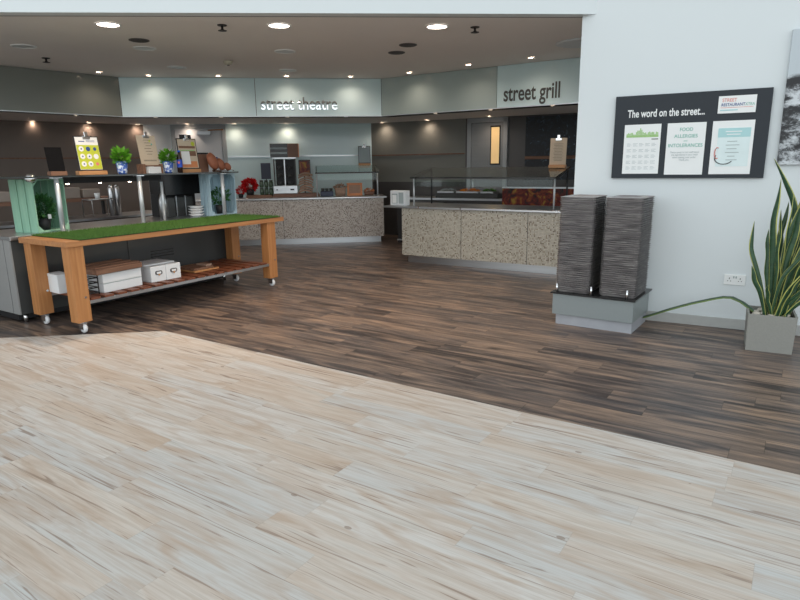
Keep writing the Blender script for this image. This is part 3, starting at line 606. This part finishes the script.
MB().lathe([(.055, 0), (.055, .24), (.03, .32), (.02, .34)], 18).build('jug_body', M['steel'], t); MB().lathe([(.03, .341), (.03, .36)], 12).build('lid', M['mblack'], t)
# back bench on the left
t = thing('back_bench', 'brown back bench along the left wall behind the servery', 'bench', FB(0, 0, 0), FB.a)
MB().box(-2.5, 3.0, 2.55, 3.15, .0, .88).build('body', mat('brown speckled bench front', (.10, .085, .07), .5, var=.4, scale=60), t)
MB().box(-2.5, 3.0, 2.50, 3.2, .881, .91).build('worktop', M['steel'], t)
MB().box(-2.5, 2.3, 2.85, 3.2, 1.13, 1.18).build('upper_shelf', M['cabinet'], t)
for x in (-2.4, -.9, .6, 2.2): MB().box(x, x+.03, 3.1, 3.15, .911, 1.13).build('shelf_post', M['mblack'], t)
for i, (x, w, h) in enumerate(((1.42, .34, .15), (1.80, .26, .12), (.55, .3, .13), (.1, .3, .16), (-.7, .5, .15))):
    tag(MB().box(0, w, 2.9, 3.12, 0, h, .01).build('storage_tub', mat('grey brown tub', (.30, .26, .23), .6), None, FB(x, 0, 1.181), FB.a), f'grey brown storage tub on the brown shelf at left, number {i+1} from the drinks machine' if 0 else ['grey brown storage tub on the back shelf behind the lime green poster', 'shorter grey brown tub next to the steel urns', 'grey brown tub behind the green crate', 'tall grey brown tub left of the green crate', 'wide grey brown tub at the left picture edge'][i], 'storage tub', 'tubs on the back shelf')
for x, lb in ((2.07, 'left'), (2.16, 'right')):
    t = thing('steel_urn', f'{lb} one of a pair of slim steel urns on the back bench', 'urn', FB(x, 2.65, .911), 0, 'slim steel urns')
    MB().lathe([(.04, 0), (.042, .40), (.03, .42)], 16).build('urn_body', M['steel'], t); MB().lathe([(.03, .421), (.015, .45)], 12).build('lid', M['chrome'], t)
t = thing('wire_rack', 'grey wire rack on the back bench', 'rack', FB(1.74, 2.6, .911), FB.a)
for x in (0, .38): MB().tube([(x, 0, 0), (x, 0, .24), (x, .25, .24), (x, .25, 0)], .008).build('rack_leg', M['steel'], t)
MB().tube([(0, 0, .249), (.38, 0, .249)], .008).tube([(0, .25, .249), (.38, .25, .249)], .008).box(0, .38, .02, .23, .25, .255).build('rack_top', M['steel'], t)
tag(MB().lathe([(.03, 0), (.04, .08), (.035, .08), (.028, .01)], 16).build('white_mug', M['card'], None, FB(1.9, 2.72, 1.168)), 'small white mug on the wire rack', 'mug')
t = thing('notice_card', 'small white card fixed by the left steel post', 'card', FB(.56, 1.45, 1.25), FB.a)
MB().box(0, .09, 0, .004, 0, .11).build('card_face', M['paper'], t); MB().box(.04, .05, .0045, .009, -.323, .1).build('card_stem', M['char'], t)
# ---------------------------------------------------------------- timber table
t = thing('trestle_table', 'chunky warm timber display table on caster wheels', 'table', FTb(0, 0, 0), FTb.a)
MB().box(-.04, 2.95, 0, .865, .865, .92, .004).build('table_top', M['beech'], t)
lw, ld = .145, .13
for x in (-.01, 2.65):
    for y in (.02, .71):
        lg = MB().box(x, x+lw, y, y+ld, .115, .864, .004).build('leg', M['beechF'], t)
        cx_, cy_ = x+lw/2, y+ld/2
        MB().box(cx_-.035, cx_+.035, cy_-.035, cy_+.035, .105, .114).box(cx_-.022, cx_-.017, cy_-.045, cy_+.025, .035, .105).box(cx_+.017, cx_+.022, cy_-.045, cy_+.025, .035, .105).box(cx_-.02, cx_+.02, cy_+.02, cy_+.055, .085, .095).build('caster_fork', M['chrome'], lg)
        MB().lathe([(.02, -.0165), (.044, -.015), (.049, 0), (.044, .015), (.02, .0165)], 24, cx_, cy_-.02, .0495, 'x').build('caster_wheel', M['rubber'], lg)
        MB().lathe([(.012, -.006), (.010, -.001)], 12, cx_+.03, y, .36, 'y').build('bolt', M['chrome'], lg)
MB().box(.136, 2.649, .03, .07, .285, .318).box(.136, 2.649, .78, .82, .285, .318).build('shelf_rail', M['steel'], t)
for i in range(17):
    x = .15+i*.147; MB().box(x, x+.10, .02, .845, .319, .341, .003).build('shelf_slat', M['slat'], t)
m = MB(); tw = mat('turf backing', (.02, .05, .012), .9)
m.box(.10, 2.88, -.004, .862, 0, .008)
tf = thing('turf_mat', 'bright green artificial grass mat covering the table top', 'artificial grass', FTb(0, 0, .921), FTb.a)
m.build('mat_backing', tw, tf)
rnd = random.Random(11); m = MB()
for i in range(26000):
    x = rnd.uniform(.09, 2.89); y = rnd.uniform(-.010, .866); a = rnd.uniform(0, 6.283); h = rnd.uniform(.010, .022); w = .0035
    dx, dy = math.cos(a)*w, math.sin(a)*w; lx, ly = rnd.uniform(-.008, .008), rnd.uniform(-.008, .008)
    m.bm.faces.new((m.bm.verts.new((x-dx, y-dy, .008)), m.bm.verts.new((x+dx, y+dy, .008)), m.bm.verts.new((x+lx, y+ly, .008+h))))
o = m.build('grass_pile', M['turf'], tf, fix=False); o['kind'] = 'stuff'
zt = .926
# crates standing on end
def crate(label, a, b, rot, w, dep, h, mo, mi, colname):
    t = thing('wooden_crate', label, 'crate', FB(a, b, zt), FB.a+R(rot))
    th = .014; k = 3; sw = dep/k
    for s, x0 in ((0, 0.), (1, w-th)):
        for i in range(k): MB().box(x0, x0+th, i*sw+.005, (i+1)*sw-.005, 0, h, .002).build('side_board', mo, t)
    for z0 in (0, h-th):
        for i in range(k): MB().box(th+.001, w-th-.001, i*sw+.003, (i+1)*sw-.003, z0, z0+th, .002).build('end_board', mo, t)
    for i in range(4):
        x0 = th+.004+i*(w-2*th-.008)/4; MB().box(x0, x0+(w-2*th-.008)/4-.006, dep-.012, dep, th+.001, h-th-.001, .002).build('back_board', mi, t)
    for x0 in (th+.001, w-th-.036):
        for z0, s in ((th+.001, 1), (h-th-.001, -1)):
            m = MB(); xa = x0 if x0 < w/2 else x0+.035; sx = 1 if x0 < w/2 else -1
            P = [(xa, z0), (xa+sx*.06, z0), (xa, z0+s*.06)]
            m.ring([[(p[0], .004, p[1]) for p in P], [(p[0], .02, p[1]) for p in P]])
            for f in m.bm.faces: f.smooth = False
            m.build('corner_block', mo, t)
    return t
crate('sage green wooden crate standing on end at the left above the table', .205, 1.035, 18, .43, .32, .565, M['gboard'], M['gshade'], 'g')
crate('powder blue wooden crate standing on end at the right above the table', 2.535, 1.04, 0, .46, .22, .572, M['bboard'], M['bshade'], 'b')
FGc = Frame(*FB(.205, 1.035)[:2], 56.9+18); FBc = Frame(*FB(2.535, 1.04)[:2], 56.9)
t = thing('potted_plant', 'bushy green plant in a black pot inside the green crate', 'potted plant', FGc(.20, .12, zt+.0155), FGc.a)
MB().lathe([(.055, 0), (.075, .13), (.068, .13), (.06, .11)], 20).build('pot', M['mblack'], t); foliage(t, M['fern'], 420, .11, .085, .14, .24, .05, seed=21)
MB().box(-.025, .02, -.092, -.09, .12, .17).build('plant_tag', M['paper'], t)
t = thing('potted_plant', 'sparse leafy plant in a black pot inside the blue crate', 'potted plant', FBc(.24, .095, zt+.0155), FBc.a)
MB().lathe([(.055, 0), (.07, .12), (.063, .12), (.057, .10)], 20).build('pot', M['mblack'], t); foliage(t, M['fern'], 110, .13, .075, .10, .25, .055, seed=22)
MB().tube([(0, 0, .1), (.0, .01, .33)], .004).tube([(0, 0, .1), (.07, 0, .28)], .003).tube([(0, 0, .1), (-.08, .0, .28)], .003).build('stem', M['fern'], t)
# boxes on lower shelf
zb = .3415
t = thing('white_box', 'small plain white box on the lower shelf behind the left front leg', 'box', FTb(.10, .50, zb), FTb.a+R(-5))
MB().box(0, .14, 0, .26, 0, .17, .003).build('box_body', M['card'], t); MB().box(-.003, .143, -.003, .263, .171, .196, .003).build('lid', M['card'], t)
t = thing('wire_rack', 'black wire rack on the lower shelf behind the left front leg', 'rack', FTb(.16, .14, zb), FTb.a)
for x in (0, .15): MB().tube([(x, 0, .0), (x, 0, .19)], .006).tube([(x, .22, 0), (x, .22, .19)], .006).build('upright', M['mblack'], t)
for k in range(4):
    z = .02+.05*k; MB().tube([(0, 0, z), (.15, 0, z)], .006).tube([(0, .22, z), (.15, .22, z)], .006).tube([(0, 0, z), (0, .22, z)], .006).tube([(.15, 0, z), (.15, .22, z)], .006).tube([(.05, 0, z), (.05, .22, z)], .004).tube([(.10, 0, z), (.10, .22, z)], .004).build('wire_tier', M['mblack'], t)
for k in range(2):
    t = thing('white_box', f'flat white lidded box, {["lower","upper"][k]} of the pair under the brown tray', 'box', FTb(.36, .13, zb+.1*k), FTb.a+R(4), 'flat white boxes')
    MB().box(0, .47, 0, .34, 0, .098, .003).build('box_body', M['card'], t)
    MB().box(-.002, .472, -.003, .0, .090, .096).build('lid_edge', M['grey'], t)
t = thing('wooden_tray', 'rough brown wooden tray lying upside down on the flat white boxes', 'tray', FTb(.27, .08, zb+.2005), FTb.a+R(5))
MB().box(0, .56, 0, .40, .0, .055, .006).build('tray_base', M['rustic'], t)
for y in (0.02, .16, .30): MB().box(.01, .55, y, y+.08, .056, .072, .003).build('tray_slat', M['rustic'], t)
for k in range(2):
    t = thing('magazine_box', f'white storage box with metal label holder, {["left","right"][k]} one of the pair', 'storage box', FTb(.95+.20*k, .17, zb), FTb.a, 'white label holder boxes')
    MB().box(0, .196, 0, .42, 0, .175, .003).build('box_body', M['card'], t)
    MB().box(-.002, .198, .10, .422, .176, .188, .003).build('lid', M['card'], t)
    h_ = MB(); h_.rrect(.09, .045, .02, [(0, 0), (0, .006)], 0, 0)
    for v in h_.bm.verts: v.co = Vector((v.co.x+.10, -.001-v.co.z, v.co.y+.10))
    lh = h_.build('label_holder', M['ink'], t)
    MB().box(.07, .13, -.0085, -.0075, .088, .112).build('label_card', M['paper'], lh); MB().lathe([(.012, -.012), (.012, -.008)], 10, .10, 0, .078, 'y').build('finger_ring', M['block'], lh)
t = thing('serving_board', 'flat wooden board with a small brown box on the lower shelf', 'serving board', FTb(1.60, .24, zb), FTb.a)
MB().box(0, .38, 0, .50, 0, .018, .003).build('board', M['block'], t)
t = thing('wooden_box', 'low brown wooden box on the flat board at the right of the shelf', 'box', FTb(1.63, .28, zb+.019), FTb.a)
MB().box(0, .30, 0, .3, 0, .025, .003).build('box_base', M['rustic'], t); MB().box(.20, .29, .02, .2, .0255, .05, .003).build('box_block', M['bread'], t)
# ---------------------------------------------------------------- tray stand
FS = Frame(1.505, 5.87, -35.0)
t = thing('tray_stand', 'low grey tray stand on a pale veined plinth beside the white wall', 'tray stand', FS(0, 0, 0), FS.a)
MB().box(.05, .79, .05, .60, 0, .105).build('plinth', M['marble'], t)
MB().box(.02, .80, .02, .62, .106, .315, .002).build('box_body', M['sbox'], t)
MB().box(0, .82, 0, .66, .316, .331, .002).build('deck', M['black'], t)
for x, y in ((.06, .018), (.40, .018), (.735, .018), (.09, .63), (.735, .63)): MB().tube([(x, y, .3315), (x, y, .42)], .011, 12).build('peg', M['chrome'], t)
def make_tray(group, label):
    m = MB(); m.rrect(.35, .48, .05, [(.020, 0), (.016, .0005), (.004, .014), (0, .0165), (0, .0190), (.006, .0190), (.018, .008), (.022, .0065)])
    for f in m.bm.faces: f.smooth = False
    return tag(m.build('serving_tray', M['tray']), label, 'tray', group)
for si, (cx_, cy_, side) in enumerate(((.19, .275, 'left'), (.625, .30, 'right'))):
    base = make_tray(f'trays in the {side} stack', f'grey woodgrain serving tray in the {side} tall stack'); n = 47 if si == 0 else 47
    rnd = random.Random(si)
    for i in range(n):
        o = base if i == 0 else base.copy()
        if i: C.objects.link(o)
        o.location = FS(cx_+rnd.uniform(-.003, .003)+.0003*i, cy_+rnd.uniform(-.003, .003), .332+.0199*i); o.rotation_euler = (0, 0, FS.a+R((0 if si else 2)+rnd.uniform(-.7, .7)))
        if i == n-1: o['label'] = f'topmost grey woodgrain tray of the {side} tall stack'
# ---------------------------------------------------------------- noticeboard etc. on the white wall
def W_(x, y, z): return FW(x, y, z)
t = thing('noticeboard', 'dark slate noticeboard headed The word on the street', 'noticeboard', W_(.37, -.004, 1.43), FW.a)
MB().box(0, 1.315, -.03, 0, 0, .777, .002).build('board_panel', M['board'], t)
text('heading', 'The word on the street...', .100, .118, -.031, .575, M['paper'], t, .655, .0018, label='white lettering')
def sheet(x, z, w, h, label):
    s = thing('poster', label, 'poster', W_(.37+x, -.0355, 1.43+z), FW.a); MB().box(0, w, -.003, 0, 0, h).build('paper_sheet', M['paper'], s); return s
s = sheet(.10, .042, .33, .465, 'white menu sheet with green skyline strip, left poster on the noticeboard')
m = MB().box(.02, .31, -.0045, -.0032, .345, .365)
rnd = random.Random(3)
for k in range(24): x = .022+k*.012; m.box(x, x+.009, -.0045, -.0032, .3655, .37+rnd.uniform(.002, .03)+(.03 if 7 < k < 12 else 0))
m.build('green_skyline', M['greeni'], s); MB().box(.25, .31, -.0045, -.0032, .322, .33).build('caption', M['ink'], s)
m = MB()
for r in range(5):
    for c in range(5):
        for q in range(3): m.box(.03+c*.056, .03+c*.056+.030+.012*((r+q+c) % 2), -.0045, -.0032, .285-r*.055-q*.011, .288-r*.055-q*.011)
m.build('menu_rows', M['grey'], s)
s = sheet(.485, .032, .33, .475, 'allergies and intolerances poster, middle one on the noticeboard')
text('heading', 'FOOD', .045, .165, -.0036, .40, M['teali'], s, .9, .0003, 'CENTER'); text('heading', 'ALLERGIES', .045, .165, -.0036, .34, M['teali'], s, .95, .0003, 'CENTER')
text('small_word', 'and', .022, .165, -.0036, .305, M['teali'], s, 1, 0, 'CENTER'); text('heading', 'INTOLERANCES', .045, .165, -.0036, .255, M['teali'], s, .92, .0003, 'CENTER')
text('body_text', 'Please speak to our staff about\nthe ingredients in your meal\nwhen making your order.\nThank you.', .0235, .165, -.0036, .20, M['grey'], s, .85, 0, 'CENTER')
s = sheet(.868, .035, .335, .475, 'pale teal poster with red circle mark, right one on the noticeboard')
MB().box(.05, .31, -.0045, -.0032, .07, .41).build('teal_field', mat('very pale teal', (.68, .79, .80), .6), s); MB().box(.05, .31, -.006, -.0046, .33, .41).build('header_band', M['tealp'], s)
MB().box(.11, .24, -.0075, -.0061, .375, .383).box(.12, .23, -.0075, -.0061, .35, .358).build('header_lines', M['paper'], s)
m = MB()
for k, (a, b) in enumerate(((.13, .21), (.12, .23), (.13, .21), (.12, .23), (.14, .20), (.13, .22))): m.box(a, b, -.006, -.0046, .29-k*.033, .296-k*.033)
m.build('text_lines', M['grey'], s)
m = MB(); m.tube([(.115+.075*math.cos(R(a)), -.0065, .145+.055*math.sin(R(a))) for a in range(150, 331, 15)], .004, 6); m.build('curved_mark', M['ink'], s)
m = MB(); m.tube([(.055+.02*math.cos(R(a)), -.0065, .19+.05*math.sin(R(a))) for a in range(60, 301, 20)], .004, 6); m.build('red_mark', M['redi'], s)
s = sheet(.895, .575, .30, .15, 'white rectangular card lettered STREET RESTAURANT at the top right of the noticeboard'); s.name = 'sign_card'; s['category'] = 'card'
text('red_lettering', 'STREET', .042, .03, -.0036, .100, M['redi'], s, .85, .0002); text('dark_lettering', 'RESTAURANT', .036, .025, -.0036, .062, M['navy'], s, .85, .0004); text('green_lettering', 'XTRA', .036, .215, -.0036, .062, M['teali'], s, .8)
MB().box(.02, .28, -.0045, -.0032, .048, .051).build('red_rule', M['redi'], s); MB().box(.02, .16, -.0045, -.0032, .022, .032).build('small_print', M['tealp'], s)
# picture canvas
t = thing('picture_canvas', 'black and white photograph of rocks and water on the white wall', 'picture', W_(1.775, -.002, 0), FW.a)
MB().box(0, 1.9, -.04, 0, 1.545, 2.665, .002).build('canvas', M['rocks'], t)
# socket
t = thing('wall_socket', 'white double wall socket beside the snake plant', 'socket', W_(1.46, -.001, .43), FW.a)
MB().box(0, .18, -.012, 0, 0, .10, .003).build('face_plate', M['paper'], t)
for x in (.045, .135):
    MB().box(x-.003, x+.003, -.0135, -.0122, .055, .07).box(x-.017, x-.008, -.0135, -.0122, .035, .041).box(x+.008, x+.017, -.0135, -.0122, .035, .041).build('pin_holes', M['ink'], t)
for x in (.075, .095): MB().box(x, x+.011, -.0165, -.0122, .065, .085, .001).build('rocker_switch', M['grey'], t)
# ---------------------------------------------------------------- snake plant
FP = Frame(2.947, 4.925, -28.0)
t = thing('snake_plant', 'tall snake plant in a square grey planter beside the white wall', 'potted plant', FP(0, 0, 0), FP.a)
m = MB(); m.rrect(.36, .36, .012, [(.010, 0), (.0, .318), (.016, .318), (.018, .27)], .18, .18)
for f in m.bm.faces: f.smooth = False
m.build('planter', M['concrete'], t)
MB().box(.02, .34, .02, .34, .271, .286).build('soil', M['soil'], t)
rnd = random.Random(5)
for i in range(16):
    x, y = rnd.uniform(.06, .30), rnd.uniform(.05, .16) if i < 9 else rnd.uniform(.16, .3); r = rnd.uniform(.018, .034)
    MB().lathe([(r*.3, -r*.55), (r*.9, -r*.3), (r, 0), (r*.8, r*.35), (r*.3, r*.5)], 12, x, y, .291+r*.4).build('pebble', M['pebble'], t)
def leaf(pts, w, parent, twist=0, face=0, mats=None):
    """pts control points in planter frame, ribbon with yellow margins"""
    P = [Vector(p) for p in pts]; n = 18; m = MB(); rows = []
    def cr(tt):
        s = tt*(len(P)-1); i = min(int(s), len(P)-2); f = s-i
        p0, p1, p2, p3 = P[max(i-1, 0)], P[i], P[i+1], P[min(i+2, len(P)-1)]
        return .5*((2*p1)+(p2-p0)*f+(2*p0-5*p1+4*p2-p3)*f*f+(3*p1-p0-3*p2+p3)*f**3)
    for k in range(n+1):
        tt = k/n; c = cr(tt); d = (cr(min(tt+.02, 1))-cr(max(tt-.02, 0))).normalized()
        ref = Vector((math.cos(face+twist*tt), math.sin(face+twist*tt), 0)); a = (ref-d*ref.dot(d)).normalized(); nn = d.cross(a)
        W = w*(.30+.62*math.sin(math.pi*min(1, tt*.72+.12))**1.2)*(1 if tt < .72 else max(.02, 1-((tt-.72)/.28)**1.6))
        th = .003*(1-tt*.6)
        row = []
        for q, dz in ((-1, .22), (-.85, .13), (0, -.0), (.85, .13), (1, .22)): row.append(c+a*W*.5*q+nn*W*dz)
        rows.append((row, nn*th))
    V = [[m.bm.verts.new(p+o) for p in r] for r, o in rows]; U = [[m.bm.verts.new(p-o) for p in r] for r, o in rows]
    for k in range(n):
        for j in range(4):
            for S, fl in ((V, 0), (U, 1)):
                q = (S[k][j], S[k][j+1], S[k+1][j+1], S[k+1][j]); f = m.bm.faces.new(q if not fl else q[::-1]); f.smooth = True; f.material_index = 1 if j in (0, 3) else 0
        for j in (0, 4):
            f = m.bm.faces.new((V[k][j], V[k+1][j], U[k+1][j], U[k][j])); f.material_index = 1
    return m.build('leaf', mats or [M['sgreen'], M['syel']], parent)
# columns: base x, base y, tip x, tip z, width, bulge, depth of tip
LV = [(.17, .15, .085, 1.44, .075, -.035, .15), (.20, .18, .02, 1.60, .07, .13, .20), (.12, .12, -.07, 1.09, .055, -.05, .12), (.13, .15, .045, 1.02, .06, -.01, .2), (.10, .10, -.055, .72, .055, -.01, .08),
      (.20, .16, .40, 1.58, .08, -.06, .14), (.24, .20, .30, 1.52, .065, -.01, .22), (.22, .12, .25, 1.30, .07, .0, .10), (.18, .22, .17, 1.25, .06, -.02, .28), (.26, .14, .33, 1.12, .055, -.02, .10),
      (.24, .10, .50, 1.28, .08, -.05, .05), (.27, .2, .52, 1.05, .07, -.03, .2), (.21, .08, .56, .92, .06, -.06, -.02), (.28, .12, .60, .80, .06, -.03, .02), (.30, .22, .42, .88, .06, .0, .3), (.16, .08, .40, .98, .045, -.06, .0),
      (.25, .08, .33, .72, .035, .0, .02), (.29, .10, .50, .60, .05, .0, -.02), (.22, .24, .36, 1.35, .06, .01, .33), (.15, .2, .12, 1.18, .06, .03, .27), (.31, .16, .62, 1.02, .07, -.02, .12)]
LV += [(.17+.012*k, .08+.025*(k % 6), .08+.035*k, .58+.105*((k*5) % 8), .042, -.02+.01*(k % 4), .0+.05*(k % 7)) for k in range(15)]
for i, (bx, by, tx, tz, w, bu, ty) in enumerate(LV):
    tx += .045; bx = .20+(bx-.2)*.7; w *= .80; wob = .005*(-1)**i
    h = tz-.28; leaf([(bx, by, .285), (bx+(tx-bx)*.22+bu*.6, by+(ty-by)*.3, .28+h*.33), (bx+(tx-bx)*.42+bu+wob, by+(ty-by)*.45, .28+h*.52), (bx+(tx-bx)*.64+bu-wob, by+(ty-by)*.65, .28+h*.70), (bx+(tx-bx)*.85+bu*.6+wob, by+(ty-by)*.85, .28+h*.86), (tx, ty, tz)], w, t, rnd.uniform(-1.5, 1.5), rnd.uniform(-.6, .6))
def toP(x, y, z):   # wall frame -> planter frame
    X, Y, _ = FW(x, y, 0); dx, dy = X-FP.x, Y-FP.y; return (dx*FP.c+dy*FP.s, -dx*FP.s+dy*FP.c, z)
leaf([(.09, .16, .29), toP(1.55, -.30, .375), toP(1.30, -.28, .315), toP(1.05, -.24, .21), toP(.84, -.17, .10), toP(.68, -.12, .03), toP(.56, -.09, .018)], .095, t, 0, 1.2, [M['sgreen'], M['dull']])
# ---------------------------------------------------------------- light and camera
wd = bpy.data.worlds.new('overcast sky'); bpy.context.scene.world = wd; wd.use_nodes = True; nt = wd.node_tree
bg = nt.nodes['Background']; tc = nt.nodes.new('ShaderNodeTexCoord'); sp = nt.nodes.new('ShaderNodeSeparateXYZ'); nt.links.new(tc.outputs['Generated'], sp.inputs[0])
c = ramp(nt, mth(nt, 'MULTIPLY_ADD', sp.outputs['Z'], .5, .5), [(0, (.35, .38, .40)), (.48, (.55, .60, .62)), (.52, (1.5, 1.6, 1.64)), (.64, (1.46, 1.56, 1.60)), (.78, (.76, .81, .83)), (1, (.66, .70, .72))])
nt.links.new(c, bg.inputs[0]); bg.inputs[1].default_value = 1.0
cam = bpy.data.cameras.new('camera'); co = bpy.data.objects.new('camera', cam); C.objects.link(co)
cam.sensor_width = 36; cam.lens = 27; cam.clip_start = .05
co.matrix_world = Matrix.Translation((0, 0, 1.6)) @ Matrix.Rotation(R(90-12.8), 4, 'X') @ Matrix.Rotation(R(-.8), 4, 'Z')
sc = bpy.context.scene; sc.camera = co
sc.view_settings.view_transform = 'Standard'; sc.view_settings.look = 'None'; sc.view_settings.gamma = 1; sc.view_settings.exposure = .38; sc.view_settings.use_curve_mapping = False
